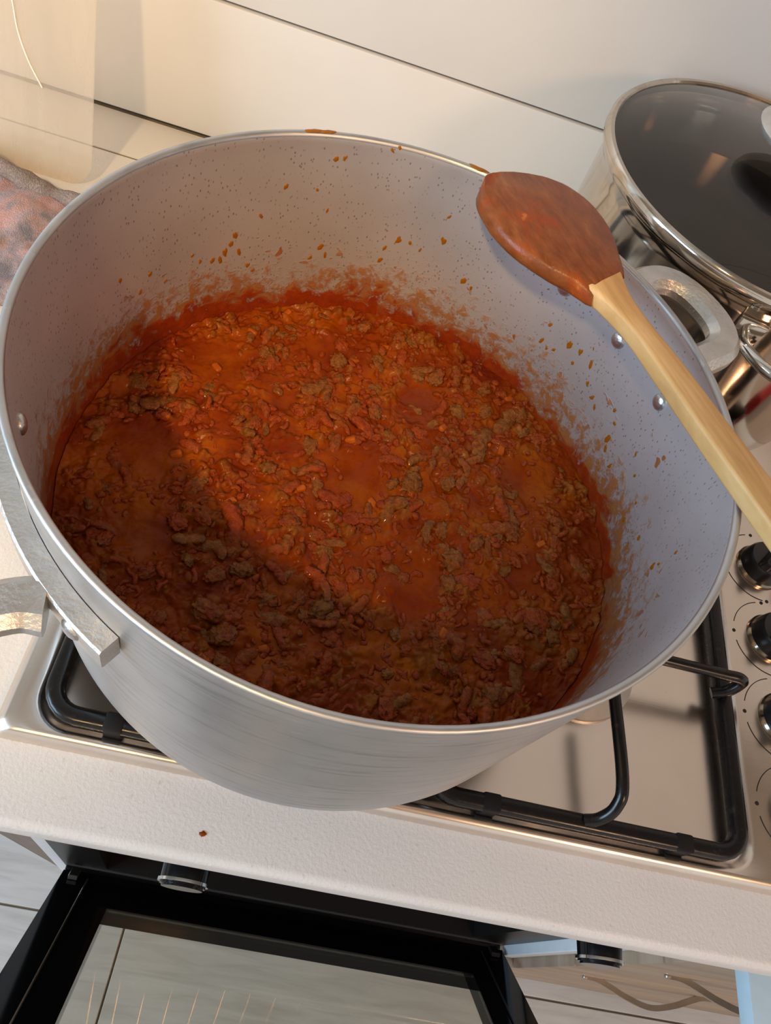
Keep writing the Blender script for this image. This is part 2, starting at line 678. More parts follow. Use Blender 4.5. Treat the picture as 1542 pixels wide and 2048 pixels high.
# dish cloth
t = NT('stained_towelling')
v = t.obj()
weave = t.noise(v, 900, 2)
wv = t.math('MULTIPLY', t.math('ADD', t.math('SINE', t.math('MULTIPLY', t.n('ShaderNodeSeparateXYZ').outputs[0], 1.0)), 1.0), .5)
a = t.noise(v, 24, 4, .6)
b2 = t.noise(v, 29, 4, .6)
c = t.ramp(a, [(.38, (.20, .19, .21)), (.48, (.42, .315, .31)), (.57, (.52, .29, .245)), (.66, (.30, .265, .275))])
c = t.mix(t.step(b2, .58, .72, 0, .55), c, (.42, .20, .07))
c = t.mix(t.step(b2, .25, .38, .6, 0), c, (.16, .15, .16))
c = t.mix(t.step(weave, .35, .7, .35, 0), c, (.15, .10, .09))
t.set(col=c, rough=.9, spec=.1)
t.bump(weave, .7, .0015)
M['towel'] = t.m
t = NT('grey_towelling')
v = t.obj()
weave = t.noise(v, 800, 2)
c = t.ramp(t.noise(v, 60, 3), [(.3, (.235, .175, .14)), (.7, (.36, .28, .235))])
c = t.mix(t.step(weave, .35, .65, .5, 0), c, (.09, .065, .05))
t.set(col=c, rough=.9, spec=.1)
t.bump(weave, .8, .0018)
M['hem'] = t.m

# ------------------------------------------------------------------ setting: floor, wall, ledge
FL = -0.90
floor = tag(link('floor', box('floor', (-3.0, -3.0, FL - .03), (3.2, .90, FL - .004)), M['grout']), 'grey wood-look plank floor below the worktop', None, None, 'structure')
pw, pl = .20, 1.2
me_pl = box('plank', (0, 0, 0), (pl - .003, pw - .003, .008), .001, 1)
me_pl.materials.append(M['plank'])
for j, y in enumerate([.005 + pw * k for k in range(-6, 4)]):
    off = (.058 if y < 0 else .258) + .37 * (j % 3 if j not in (5, 6) else 0)
    x = off - 3 * pl
    while x < 3.0:
        if x > -3.0 and x + pl < 3.2:
            o = link('plank', me_pl, None, floor)
            o.location = (x, y, FL - .008)
        x += pl

tag(link('ceiling', box('ceiling', (-3.0, -3.0, 1.56), (3.2, .90, 1.62)), M['ceiling']), 'brown wooden ceiling above the kitchen', None, None, 'structure')
YW = .67
wall = tag(link('wall_back', box('wall_back', (-1.6, YW + .009, -.9), (2.0, YW + .10, 1.559)), M['grout']), 'cream tiled wall behind the hob', None, None, 'structure')
for z0, z1, xs in ((.0015, .1325, (-1.1, -.62, .98)), (.1355, .735, (-1.3, -.52, 1.08)), (.738, 1.34, (-1.1, -.62, .98))):
    for k, x in enumerate(xs):
        x1 = xs[k + 1] - .003 if k + 1 < len(xs) else min(2.0, x + 1.6)
        link('tile', box('tile', (x, YW, z0), (x1, YW + .010, z1), .0012, 2), M['tile'], wall)
ledge = tag(link('trim_1', box('trim_1', (-1.6, .6025, -.03), (2.0, .6683, -.0005), .001, 2), M['tile']), 'cream filler strip along the foot of the wall', None, None, 'structure')

tag(link('trim_2', box('trim_2', (-1.6, .5987, -.030), (2.0, .6023, -.0015)), M['grout']), 'dark sealed joint between worktop and filler strip', None, None, 'structure')
# ------------------------------------------------------------------ worktop
bm = bmesh.new()
box_bm(bm, (-1.6, 0.0, -.030), (2.0, .5985, 0.0))
es = [e for e in bm.edges if all(abs(v.co.y) < 1e-6 for v in e.verts) and abs(e.verts[0].co.z - e.verts[1].co.z) < 1e-6]
bmesh.ops.bevel(bm, geom=es, offset=.006, segments=5, affect='EDGES', profile=.5)
tag(link('worktop', bm_mesh('worktop', bm, True, 30), M['worktop']), 'off-white stippled kitchen worktop with rounded front edge', 'worktop')

# ------------------------------------------------------------------ hob
hob = empty('gas_hob', (0.29, .30, 0))
tag(hob, 'stainless steel gas hob with black knobs set in the worktop', 'hob')
HX0, HX1, HY0, HY1 = 0.0, .585, .0455, .568
RX0, RX1, RY0, RY1 = .019, .4995, .0535, .548
rings = [(ring_rect(HX0, HX1, HY0, HY1, .008), 0.0002),
         (ring_rect(HX0 + .0008, HX1 - .0008, HY0 + .0008, HY1 - .0008, .008), .0030),
         (ring_rect(HX0 + .0035, HX1 - .0035, HY0 + .003, HY1 - .0035, .008), .0072),
         (ring_rect(HX0 + .008, HX1 - .008, HY0 + .0055, HY1 - .008, .008), .0090),
         (ring_rect(RX0 - .001, RX1 + .0015, RY0 - .0005, RY1 + .002, .023), .0090),
         (ring_rect(RX0 + .0015, RX1 - .001, RY0 + .002, RY1, .021), .0080),
         (ring_rect(RX0 + .004, RX1 - .004, RY0 + .0045, RY1 - .004, .019), .0045),
         (ring_rect(RX0 + .007, RX1 - .007, RY0 + .007, RY1 - .007, .017), .0032)]
vs, fs = [], []
S = len(rings[0][0])
for r, z in rings:
    vs += [(x, y, z) for x, y in r]
for i in range(len(rings) - 1):
    for k in range(S):
        k2 = (k + 1) % S
        fs.append((i * S + k, i * S + k2, (i + 1) * S + k2, (i + 1) * S + k))
fs.append(tuple(range((len(rings) - 1) * S, len(rings) * S)))
child('hob_plate', mesh('hob_plate', vs, fs, True, 40), M['steel'], hob)

BXL, BXR, BYF, BYB = .140, .372, .179, .440
for bx, by, rb in ((BXL, BYF, .036), (BXR, BYF, .030), (BXL, BYB, .030), (BXR, BYB, .042)):
    b = child('burner', lathe('burner', [(rb + .014, .0033), (rb + .014, .006), (rb + .004, .009), (rb + .002, .020), (rb - .004, .022)], 48, (bx, by), cap1=True), M['burner'], hob)
    cme = lathe('burner_cap', [(rb + .003, .0225), (rb + .004, .025), (rb + .001, .029), (rb * .5, .0305), (.001, .031)], 48, (bx, by))
    link('burner_cap', cme, M['enamel'], b)

# knobs
kprof = [(.0208, .0092), (.0208, .0112), (.0195, .0130), (.0180, .0132)]
bodyp = [(.0195, .0125), (.0192, .0140), (.0180, .0225), (.0165, .0255), (.0020, .0262)]
KX = .5335
for i, ky in enumerate((.305, .2375, .170, .1025)):
    kx = KX + .005
    kn = child('control_knob', lathe('control_knob', bodyp, 40, (kx, ky), 30), M['blackplastic'], hob)
    link('knob_ring', lathe('knob_ring', kprof, 40, (kx, ky), 30), M['darkmetal'], kn)
    gb = bmesh.new()
    box_bm(gb, (-.0178, -.0052, .0245), (.0178, .0052, .0375), .003, 3)
    for vv in gb.verts:
        if vv.co.z > .033:
            vv.co.y *= .75
    gme = bm_mesh('grip_bar', gb)
    g = link('grip_bar', gme, M['blackplastic'], kn)
    g.rotation_euler = (0, 0, .9)
    g.location = (kx, ky, 0)
    # printed setting marks: an arc and dots
    arc = []
    rr = .0325
    for a in np.linspace(math.radians(105), math.radians(168), 18):
        arc.append((kx + rr * math.cos(a), ky + rr * math.sin(a), .0093))
    for nm, a0, a1 in (('printed_arc', 105, 165), ('printed_arc', 195, 268)):
        pts = [(kx + rr * math.cos(math.radians(a)), ky + rr * math.sin(math.radians(a)), .0092) for a in np.linspace(a0, a1, 20)]
        child(nm, sweep(nm, pts, [(-.0003, -.0001), (.0003, -.0001), (.0003, .0001), (-.0003, .0001)]), M['print'], hob)
    for a in (95, 180, 275):
        x, y = kx + rr * math.cos(math.radians(a)), ky + rr * math.sin(math.radians(a))
        child('printed_dot', lathe('printed_dot', [(.0015, .0090), (.0015, .0093)], 12, (x, y), cap1=True), M['print'], hob)

# pan supports
rod = circ(.0042, 10)


def pan_support(x0, x1, label):
    y0, y1 = .0625, .534
    root = empty('pan_support', ((x0 + x1) / 2, (y0 + y1) / 2, 0))
    tag(root, label, 'pan support', 'black enamelled pan supports')
    ring = [(x, y, .0150) for x, y in ring_rect(x0, x1, y0, y1, .018, 6)]
    child('frame', sweep('frame', ring, rrect_sec(.0112, .0120, .0035, 3), True), M['enamel'], root)
    cx = (x0 + x1) / 2
    ym = (y0 + y1) / 2
    child('cross_bar', sweep('cross_bar', [(x0, ym, .0165), (x1, ym, .0165)], rod), M['enamel'], root)
    zt = .0408
    for by in (BYF, BYB):
        ends = []
        for sgn in (-1, 1):
            xe = x0 if sgn < 0 else x1
            p = [(xe - sgn * .012, by - .006, .019), (xe - sgn * .002, by - .004, .025), (xe + sgn * .003, by, .035), (xe - sgn * .003, by, zt), (xe - sgn * .018, by, zt), (cx + sgn * .034, by, zt)]
            ends.append(p)
        yb = y0 if by == BYF else ym
        ye = ym if by == BYF else y1
        ends.append([(cx - .006, yb + .001, .019), (cx + .003, yb + .003, .024), (cx + .009, yb + .010, .034), (cx + .010, yb + .026, zt), (cx + .006, by - .032, zt)])
        ends.append([(cx - .006, ye - .001, .019), (cx + .003, ye - .003, .024), (cx + .009, ye - .010, .034), (cx + .009, ye - .026, zt), (cx + .003, by + .032, zt)])
        for p in ends:
            child('finger', sweep('finger', smooth_path(p, 6), rod), M['enamel'], root)
    for fx in (x0 + .040, x1 - .044):
        for fy in (y0, y1):
            f = bmesh.new()
            box_bm(f, (fx - .006, fy - .0058, .0034), (fx + .006, fy + .0058, .0215), .0015, 2)
            child('rubber_foot', bm_mesh('rubber_foot', f), M['rubber'], root)
    return root


pan_support(.0285, .2465, 'black pan support under the big aluminium pot, at the cloth side of the hob')
pan_support(.2655, .4835, 'black pan support beside the hob knobs, its bent fingers partly bare')

# ------------------------------------------------------------------ aluminium pot
PX, PY = .1721, .2028
RR, ZR, RB, ZB = .1785, .2303, .1742, .0452
pot = empty('aluminium_pot', (PX, PY, ZB))
tag(pot, 'wide worn aluminium cooking pot with riveted loop handles, full of meat sauce', 'pot')
prof, pm = [], []


def rad(z):
    return RB + (RR - RB) * (z - ZB) / (ZR - ZB)


th = .0032
prof.append((.001, ZB))
prof.append((RB - .016, ZB))
for k in range(1, 7):
    a = -PI / 2 + PI / 2 * k / 6
    prof.append((rad(ZB + .012) - .014 + .014 * math.cos(a), ZB + .013 + .013 * math.sin(a)))
for z in np.linspace(ZB + .03, ZR - .004, 10):
    prof.append((rad(z), z))
prof += [(RR + .0004, ZR - .0015), (RR - .0002, ZR - .0002), (RR - .0015, ZR), (RR - .0030, ZR - .0006), (RR - th - .0004, ZR - .0025)]
no = len(prof) - 1
for z in np.linspace(ZR - .006, ZB + .02, 16):
    prof.append((rad(z) - th, z))
prof += [(RB - .020, ZB + .005), (.001, ZB + .004)]
pm = [0] * no + [1] * (len(prof) - 1 - no)
me = lathe('body', [(r, z) for r, z in prof], 160, (0, 0), 60, mats=pm)
body = link('body', me, [M['alu'], M['inner']], pot)
body.location = (0, 0, -ZB)

HA = math.radians(38.5)


def loc2(a, u, v, z):
    """pot-handle frame: u outwards from the pot axis, v along the rim"""
    return (PX + u * math.cos(a) - v * math.sin(a), PY + u * math.sin(a) + v * math.cos(a), z)


for a0 in (HA, HA + PI):
    zt = .1985
    sec = [(-.0062, -.0080), (.0020, -.0080), (.0030, -.0068), (.0030, .0068), (.0020, .0080), (-.0062, .0080)]
    path = []
    for d in np.linspace(-22, 22, 30):
        a = a0 + math.radians(d)
        r0 = rad(zt - .01) + .0068
        path.append((PX + r0 * math.cos(a), PY + r0 * math.sin(a), zt - .0080))
    strap = child('handle', sweep('handle', path, sec, autos=30), M['cast'], pot)
    pts = [(.184, -.040), (.194, -.0355), (.212, -.034), (.230, -.034), (.243, -.028), (.250, -.016), (.252, 0), (.250, .016), (.243, .028), (.230, .034), (.212, .034), (.194, .0355), (.184, .040)]
    sp = smooth_path([loc2(a0, u, v, .1905 + .006 * max(0, min(1, (u - .19) / .04))) for u, v in pts], 5)
    scl = [1.0 + .14 * math.exp(-min(i, len(sp) - 1 - i) / 3.0) for i in range(len(sp))]
    g = sweep('grip', sp, rrect_sec(.0215, .0140, .0045, 1), autos=24, scale=scl)
    o = link('grip', g, M['cast'], strap)
    for d in (-16.5, 0, 16.5):
        a = a0 + math.radians(d)
        for side, rr in ((1, rad(.19) + .0090), (-1, rad(.19) - th)):
            if side > 0 and abs(d) < 1:
                continue
            nb = bmesh.new()
            bmesh.ops.create_uvsphere(nb, u_segments=14, v_segments=8, radius=.0055)
            for vv in nb.verts:
                vv.co.x *= .55
            rv = link('rivet', bm_mesh('rivet', nb), M['cast'], strap)
            rv.location = (strap.location.x * 0 + PX + rr * math.cos(a), PY + rr * math.sin(a), .1905)
            rv.rotation_euler = (0, 0, a)

# ------------------------------------------------------------------ meat sauce
RS = rad(SAUCE_Z) - th - .0004
POOLS = [(.067, .290, .022), (.175, .225, .024), (.129, .324, .014), (.222, .148, .016), (.225, .165, .013), (.043, .204, .026), (.287, .259, .020), (.206, .309, .016), (.112, .270, .010), (.060, .150, .016), (.290, .180, .014)]


def poolmask(x, y):
    m = np.ones_like(x)
    for px_, py_, r in POOLS:
        d = np.hypot(x - px_, y - py_) + .006 * pnoise(np.stack([x * 60, y * 60, 0 * x + 3], -1))
        m = np.minimum(m, np.clip((d - r * .55) / (r * .7), 0, 1))
    return m


_wr = np.random.default_rng(3)
_wt = _wr.random((512, 6))


def crumbs(x, y, cell, prob, seed):
    """rounded grains scattered on a jittered grid: returns dome height 0..1"""
    q = np.stack([x, y, 0 * x + seed], -1)
    wx = x + cell * .38 * pnoise(q * (1.1 / cell))
    wy = y + cell * .38 * pnoise(q * (1.1 / cell) + 31.7)
    ci = np.floor(wx / cell).astype(int)
    cj = np.floor(wy / cell).astype(int)
    best = np.zeros_like(x)
    for di in (-1, 0, 1):
        for dj in (-1, 0, 1):
            h = ((ci + di) * 73856093 ^ (cj + dj) * 19349663 ^ seed * 83492791) & 511
            w = _wt[h]
            px_ = (ci + di + w[..., 0]) * cell
            py_ = (cj + dj + w[..., 1]) * cell
            an = w[..., 2] * PI
            ux = (wx - px_) * np.cos(an) + (wy - py_) * np.sin(an)
            uy = -(wx - px_) * np.sin(an) + (wy - py_) * np.cos(an)
            ra = cell * (.45 + .50 * w[..., 3])
            rb_ = ra * (.40 + .35 * w[..., 4])
            d2 = (ux / ra) ** 2 + (uy / rb_) ** 2
            hgt_ = np.sqrt(np.clip(1 - d2, 0, 1)) * (w[..., 5] < prob) * (.6 + .4 * w[..., 4])
            best = np.maximum(best, hgt_)
    return best


def sauce_h(x, y, parts=False):
    m = poolmask(x, y)
    q = np.stack([x, y, 0 * x], -1)
    lo = fbm(q * 34, 2) * .0020
    mid = fbm(q * 95 + 5, 3) * .0012
    dens = np.clip(.55 + .9 * fbm(q * 40 + 2, 2), .1, 1) * m
    g1 = crumbs(x, y, .0105, .62, 1) * dens
    g2 = crumbs(x, y, .0062, .62, 2) * dens
    g3 = crumbs(x, y, .0034, .6, 3) * np.clip(dens + .15, 0, 1)
    r = np.hypot(x - PX, y - PY)
    edge = np.clip((r - (RS - .012)) / .012, 0, 1) ** 2
    z = SAUCE_Z + lo + m * mid - .0010 * (1 - m) + edge * .0016 + .0038 * g1 + .0026 * g2 + .0013 * g3
    if parts:
        return z, np.clip(np.maximum(g1, np.maximum(g2 * .95, g3 * .7)), 0, 1)
    return z


sauce = empty('meat_sauce', (PX, PY, ZB + .004))
tag(sauce, 'red-brown minced meat and tomato sauce filling the aluminium pot', 'sauce')
N = 400
ax = np.linspace(-RS, RS, N)
gx, gy = np.meshgrid(ax, ax, indexing='ij')
# square -> disc mapping
sxg = gx / RS
syg = gy / RS
dx = sxg * np.sqrt(np.maximum(0, 1 - syg * syg / 2)) * RS + PX
dy = syg * np.sqrt(np.maximum(0, 1 - sxg * sxg / 2)) * RS + PY
dz, meatf = sauce_h(dx, dy, True)
V = np.stack([dx, dy, dz], -1).reshape(-1, 3)
ii, jj = np.meshgrid(np.arange(N - 1), np.arange(N - 1), indexing='ij')
b0 = (ii * N + jj).ravel()
Fq = np.stack([b0, b0 + N, b0 + N + 1, b0 + 1], -1)


def np_mesh(name, V, Fq):
    me = bpy.data.meshes.new(name)
    k = Fq.shape[1]
    me.vertices.add(len(V))
    me.vertices.foreach_set('co', np.asarray(V, np.float32).ravel())
    me.loops.add(Fq.size)
    me.loops.foreach_set('vertex_index', Fq.astype(np.int32).ravel())
    me.polygons.add(len(Fq))
    me.polygons.foreach_set('loop_start', np.arange(0, Fq.size, k, dtype=np.int32))
    me.update(calc_edges=True)
    me.polygons.foreach_set('use_smooth', np.ones(len(Fq), bool))
    me.validate()
    return me


sme = np_mesh('sauce_liquid', V, Fq)
sme.attributes.new('meat', 'FLOAT', 'POINT').data.foreach_set('value', meatf.ravel().astype(np.float32))
child('sauce_liquid', sme, M['sauce'], sauce)


# mince crumbles: lumpy blobs and short worm-like strands
def ico(sub):
    bm = bmesh.new()
    bmesh.ops.create_icosphere(bm, subdivisions=sub, radius=1.0)
    v = np.array([x.co[:] for x in bm.verts])
    f = np.array([[q.index for q in p.verts] for p in bm.faces])
    bm.free()
    return v, f


def blob(seed, sub):
    v, f = ico(sub)
    s = np.array([1.0, random.uniform(.6, .85), random.uniform(.5, .7)])
    n = fbm(v * 1.5 + seed * 7.1, 3)
    r = 1 + .42 * np.abs(n) * np.sign(n) + .30 * (1 - np.abs(pnoise(v * 2.7 + seed * 3.3)) * 2)
    r = r + .16 * fbm(v * 5.0 + seed * 1.3, 2) + .12 * (.5 - np.abs(pnoise(v * 7.5 + seed)))
    return v * r[:, None] * s * .8, f


def strand(seed, ns, nr):
    L = random.uniform(2.2, 3.6)
    bend = random.uniform(-1.1, 1.1)
    b2 = random.uniform(-.5, .5)
    t_ = np.linspace(-1, 1, ns)
    cx = t_ * L / 2
    cy = bend * (t_ ** 2 - .4) + b2 * t_ ** 3
    cz = .15 * np.sin(t_ * 2 + seed)
    P = np.stack([cx, cy, cz], -1)
    T = np.gradient(P, axis=0)
    T /= np.linalg.norm(T, axis=1)[:, None]
    side = np.cross(T, [0, 0, 1.0])
    side /= np.linalg.norm(side, axis=1)[:, None]
    up = np.cross(side, T)
    vs, fs = [], []
    for i in range(ns):
        e = math.sqrt(max(0.0, 1 - abs(t_[i]) ** 4)) * .55 + .03
        for k in range(nr):
            a = 2 * PI * k / nr
            q = P[i] + (side[i] * math.cos(a) + up[i] * math.sin(a)) * e
            d = 1 + .34 * float(fbm(q[None] * 1.9 + seed * 5.7, 2)[0]) + .22 * float(pnoise(q[None] * 5.0 + seed)[0])
            vs.append(P[i] + (side[i] * math.cos(a) + up[i] * math.sin(a)) * e * d)
    for i in range(ns - 1):
        for k in range(nr):
            k2 = (k + 1) % nr
            fs.append((i * nr + k, i * nr + k2, (i + 1) * nr + k2))
            fs.append((i * nr + k, (i + 1) * nr + k2, (i + 1) * nr + k))
    return np.array(vs), np.array(fs)


kinds_hi, kinds_lo = [], []
for s in range(12):
    st_ = random.getstate()
    kinds_hi.append(blob(s + 1, 4))
    random.setstate(st_)
    kinds_lo.append(blob(s + 1, 2))
for s in range(10):
    st_ = random.getstate()
    kinds_hi.append(strand(s + 1, 22, 14))
    random.setstate(st_)
    kinds_lo.append(strand(s + 1, 8, 6))
crumb_me = []
for v, f in kinds_hi:
    me = np_mesh('mince_crumble', v, f)
    me.materials.append(M['mince'])
    crumb_me.append(me)

pts = []
tries = 0
while len(pts) < 1500 and tries < 60000:
    tries += 1
    big = len(pts) < 300
    r = (RS - (.008 if big else .004)) * math.sqrt(random.random())
    a = random.uniform(0, 2 * PI)
    x, y = PX + r * math.cos(a), PY + r * math.sin(a)
    pmv = float(poolmask(np.array([x]), np.array([y]))[0])
    if random.random() > (pmv if big else pmv + .06):
        continue
    cl = float(fbm(np.array([[x * 38, y * 38, 2.0]]), 2)[0])
    if random.random() > .62 + .8 * cl:
        continue
    size = (random.uniform(.0068, .0105) if len(pts) < 70 else random.uniform(.0042, .0070)) if big else random.uniform(.0014, .0038)
    md = size * (.85 if big else .40)
    if any((x - q[0]) ** 2 + (y - q[1]) ** 2 < (md + q[2] * .35) ** 2 for q in pts[-1500:]):
        continue
    pts.append((x, y, size))
hz = sauce_h(np.array([q[0] for q in pts]), np.array([q[1] for q in pts]))
sV, sF, base = [], [], 0
for i, (x, y, size) in enumerate(pts):
    rz = random.uniform(0, 2 * PI)
    k = random.randrange(len(kinds_hi))
    isst = k >= 12
    s = size * (.92 if isst else 1.0)
    z = hz[i] + s * random.uniform(-.22, .12) * (1.0 if not isst else .7)
    tx, ty = random.uniform(-.3, .3), random.uniform(-.3, .3)
    if i < 300:
        o = link('mince_crumble', crumb_me[k], None, sauce)
        o.location = (x - PX, y - PY, z - sauce.location.z)
        o.rotation_euler = (tx, ty, rz)
        o.scale = (s, s, s * random.uniform(.55, .8))
    else:
        v, f = kinds_lo[k]
        Rm = np.array((Matrix.Rotation(rz, 3, 'Z') @ Matrix.Rotation(ty, 3, 'Y') @ Matrix.Rotation(tx, 3, 'X')))
        sV.append((v * np.array([s, s, s * .8])) @ Rm.T + np.array([x, y, z]))
        sF.append(f + base)
        base += len(v)
o = child('mince', np_mesh('mince', np.concatenate(sV), np.concatenate(sF)), M['mince'], sauce)
o['kind'] = 'stuff'

# diced carrot
cb = bmesh.new()
box_bm(cb, (-.5, -.4, -.35), (.5, .4, .35), .22, 3)
cme = bm_mesh('carrot_piece', cb)
cme.materials.append(M['carrot'])
CAR = [(.225, .284), (.268, .277), (.155, .325), (.081, .323), (.066, .285), (.101, .184), (.100, .352), (.141, .098), (.260, .283), (.186, .210), (.112, .083), (.164, .253), (.272, .330), (.047, .233), (.061, .208), (.140, .205), (.240, .130), (.300, .210), (.205, .070), (.175, .345)]
ch = sauce_h(np.array([c_[0] for c_ in CAR]), np.array([c_[1] for c_ in CAR]))
for (x, y), z in zip(CAR, ch):
    o = link('carrot_piece', cme, None, sauce)
    s = random.uniform(.0055, .0085)
    o.scale = (s, s * .8, s * .8)
    o.location = (x - PX, y - PY, z + .0002 - sauce.location.z)
    o.rotation_euler = (random.uniform(-.5, .5), random.uniform(-.5, .5), random.uniform(0, 3))

# splashes dried on the inside of the pot and smears on its rim, part of the sauce
def wall_hit(u, v):
    d = ROT.T @ np.array([(u - W / 2) / F, (v - H / 2) / F, 1.0])
    z = .15
    for _ in range(8):
        r = rad(z) - th
        o_ = CAM[:2] - np.array([PX, PY])
        a_ = d[:2] @ d[:2]
        b_ = o_ @ d[:2]
        c_ = o_ @ o_ - r * r
        q_ = CAM + d * ((-b_ + math.sqrt(b_ * b_ - a_ * c_)) / a_)
        z = q_[2]
    return q_


spl_me = []
for k in range(7):
    sv, sf = ico(3)
    ang_ = np.arctan2(sv[:, 1], sv[:, 0])
    lob = 1 + .20 * np.sin(ang_ * (1 + k % 3) + k) + .10 * np.sin(ang_ * 5 + 2 * k)
    sv = np.stack([sv[:, 0] * lob, sv[:, 1] * lob * 1.15, np.maximum(sv[:, 2], -.1)], -1)
    me = np_mesh('sauce_splash', sv, sf)
    me.materials.append(M['splash'])
    spl_me.append(me)
SPL = [(470, 470, 8), (462, 488, 10), (450, 505, 9), (478, 505, 8), (440, 520, 10), (400, 523, 6), (425, 520, 7), (385, 510, 5), (505, 540, 7), (495, 530, 6),
       (640, 495, 8), (650, 510, 7), (620, 515, 6), (655, 420, 5), (573, 372, 7), (672, 318, 7), (690, 316, 6), (635, 380, 4), (522, 432, 6), (797, 480, 8),
       (820, 485, 6), (770, 495, 7), (760, 520, 9), (785, 300, 5), (800, 297, 5), (840, 500, 5), (887, 482, 8), (899, 433, 6), (928, 561, 8), (942, 576, 6),
       (1028, 673, 8), (1100, 650, 7), (1083, 681, 8), (1093, 696, 5), (1108, 699, 5), (1140, 689, 9), (1145, 726, 7), (1161, 704, 7), (1181, 731, 9), (1187, 697, 4),
       (1184, 795, 8), (1189, 813, 8), (1230, 820, 6), (1229, 847, 6), (1175, 767, 6), (1214, 879, 12), (1211, 897, 9), (1219, 932, 8), (1272, 907, 6), (1270, 951, 5),
       (1248, 1039, 9), (1272, 1006, 5), (1277, 1077, 8), (1352, 1105, 6), (1305, 1133, 9), (1318, 1128, 5), (240, 560, 6), (300, 548, 7), (330, 562, 6), (280, 585, 7)]
for i, (u, v, px_) in enumerate(SPL):
    q_ = wall_hit(u, v)
    o = link('sauce_splash', spl_me[i % 7], None, sauce)
    r_ = px_ / 4300.0
    o.scale = (r_ * random.uniform(.55, 1.0), r_ * random.uniform(.9, 1.5), .0005)
    az = math.atan2(q_[1] - PY, q_[0] - PX)
    o.rotation_euler = (Matrix.Rotation(az, 3, 'Z') @ Matrix.Rotation(-PI / 2, 3, 'Y') @ Matrix.Rotation(random.uniform(-.6, .6) + PI / 2, 3, 'Z')).to_euler()
    o.location = Vector(q_) - Vector(sauce.location)
for u, v, sx_ in ((628, 260, 4.5), (655, 262, 4), (957, 338, 5.5)):
    q_ = hit(u, v, 2, ZR)
    az = math.atan2(q_[1] - PY, q_[0] - PX)
    o = link('sauce_splash', spl_me[int(sx_) % 7], None, sauce)
    o.scale = (.0018, sx_ / 1000, .0007)
    o.rotation_euler = (0, 0, az)
    o.location = Vector((PX + (RR - .0015) * math.cos(az), PY + (RR - .0015) * math.sin(az), ZR)) - Vector(sauce.location)

# ------------------------------------------------------------------ wooden spoon
ZS = .2425
Rpx = [(972, 352), (1005, 343), (1060, 345), (1115, 359), (1162, 385), (1202, 424), (1228, 468), (1240, 510), (1248, 550), (1268, 595), (1308, 650), (1366, 721), (1455, 838), (1542, 953)]
Lpx = [(962, 372), (962, 388), (972, 412), (994, 446), (1028, 482), (1072, 515), (1120, 544), (1160, 563), (1195, 585), (1226, 612), (1272, 662), (1328, 742), (1410, 862), (1542, 1047)]
RW = [hit(u, v, 2, ZS)[:2] for u, v in Rpx]
LW = [hit(u, v, 2, ZS)[:2] for u, v in Lpx]
dirv = (RW[-1] + LW[-1]) / 2 - (RW[-3] + LW[-3]) / 2
dirv /= np.linalg.norm(dirv)
RW.append(RW[-1] + dirv * .10)
LW.append(LW[-1] + dirv * .10)
RWs = smooth_path(RW, 4)
LWs = smooth_path(LW, 4)
nsec = len(RWs)
THK = .0105


def spoon_mesh(name, i0, i1, grow=0.0, zlift=0.0, endnoise=0.0):
    vs, fs, m = [], [], 16
    idx = list(range(i0, i1))
    for q, i in enumerate(idx):
        L, R = LWs[i], RWs[i]
        c = (L + R) / 2
        hw = np.linalg.norm(R - L) / 2
        d = (R - L) / (2 * hw + 1e-9)
        hw += grow
        bowl = max(0.0, min(1.0, (nsec * .62 - i) / (nsec * .25)))
        sh = d * 0
        tip = 1.0
        rc = (.0022 * (1 - bowl) + .47 * THK * bowl)
        rc = min(rc, hw * .9)
        for (wx, wz) in rrect_sec(2 * hw, THK + 2 * grow, rc, 3):
            zz = ZS - THK / 2 + wz
            if wz > 0:
                zz += bowl * .0030 * (1 - min(1, abs(wx) / hw) ** 2)
            p = c + d * wx
            vs.append((p[0], p[1], zz + zlift))
    n = len(idx)
    for i in range(n - 1):
        for k in range(m):
            k2 = (k + 1) % m
            fs.append((i * m + k, i * m + k2, (i + 1) * m + k2, (i + 1) * m + k))
    fs.append(tuple(range(m))[::-1])
    fs.append(tuple((n - 1) * m + k for k in range(m)))
    me = mesh(name, vs, fs, True, 45)
    bm = bmesh.new()
    bm.from_mesh(me)
    bmesh.ops.recalc_face_normals(bm, faces=bm.faces)
    bm.to_mesh(me)
    bm.free()
    return me


scn = (LWs[nsec // 2] + RWs[nsec // 2]) / 2
spoon = empty('wooden_spoon', (scn[0], scn[1], ZR))
tag(spoon, 'wooden spoon with sauce-covered bowl lying across the aluminium pot rim', 'spoon')
sa = math.atan2(dirv[1], dirv[0]) - PI / 2


def spoon_part(name, me, mat):
    # keep the grain running along the handle: local Y follows the spoon
    Rz = Matrix.Rotation(sa, 4, 'Z')
    T = Matrix.Translation(Vector(spoon.location))
    me.transform((T @ Rz).inverted())
    o = link(name, me, mat, spoon)
    o.rotation_euler = (0, 0, sa)
    return o


spoon_part('spoon_wood', spoon_mesh('spoon_wood', 0, nsec), M['wood'])
k_end = int(nsec * .565)
cm = spoon_mesh('sauce_coating', 0, k_end, .00035, 0.0)
cv_ = np.array([v.co[:] for v in cm.vertices])
nz = fbm(cv_ * 160, 3)
for v, q in zip(cm.vertices, nz):
    v.co.z += .0003 * q
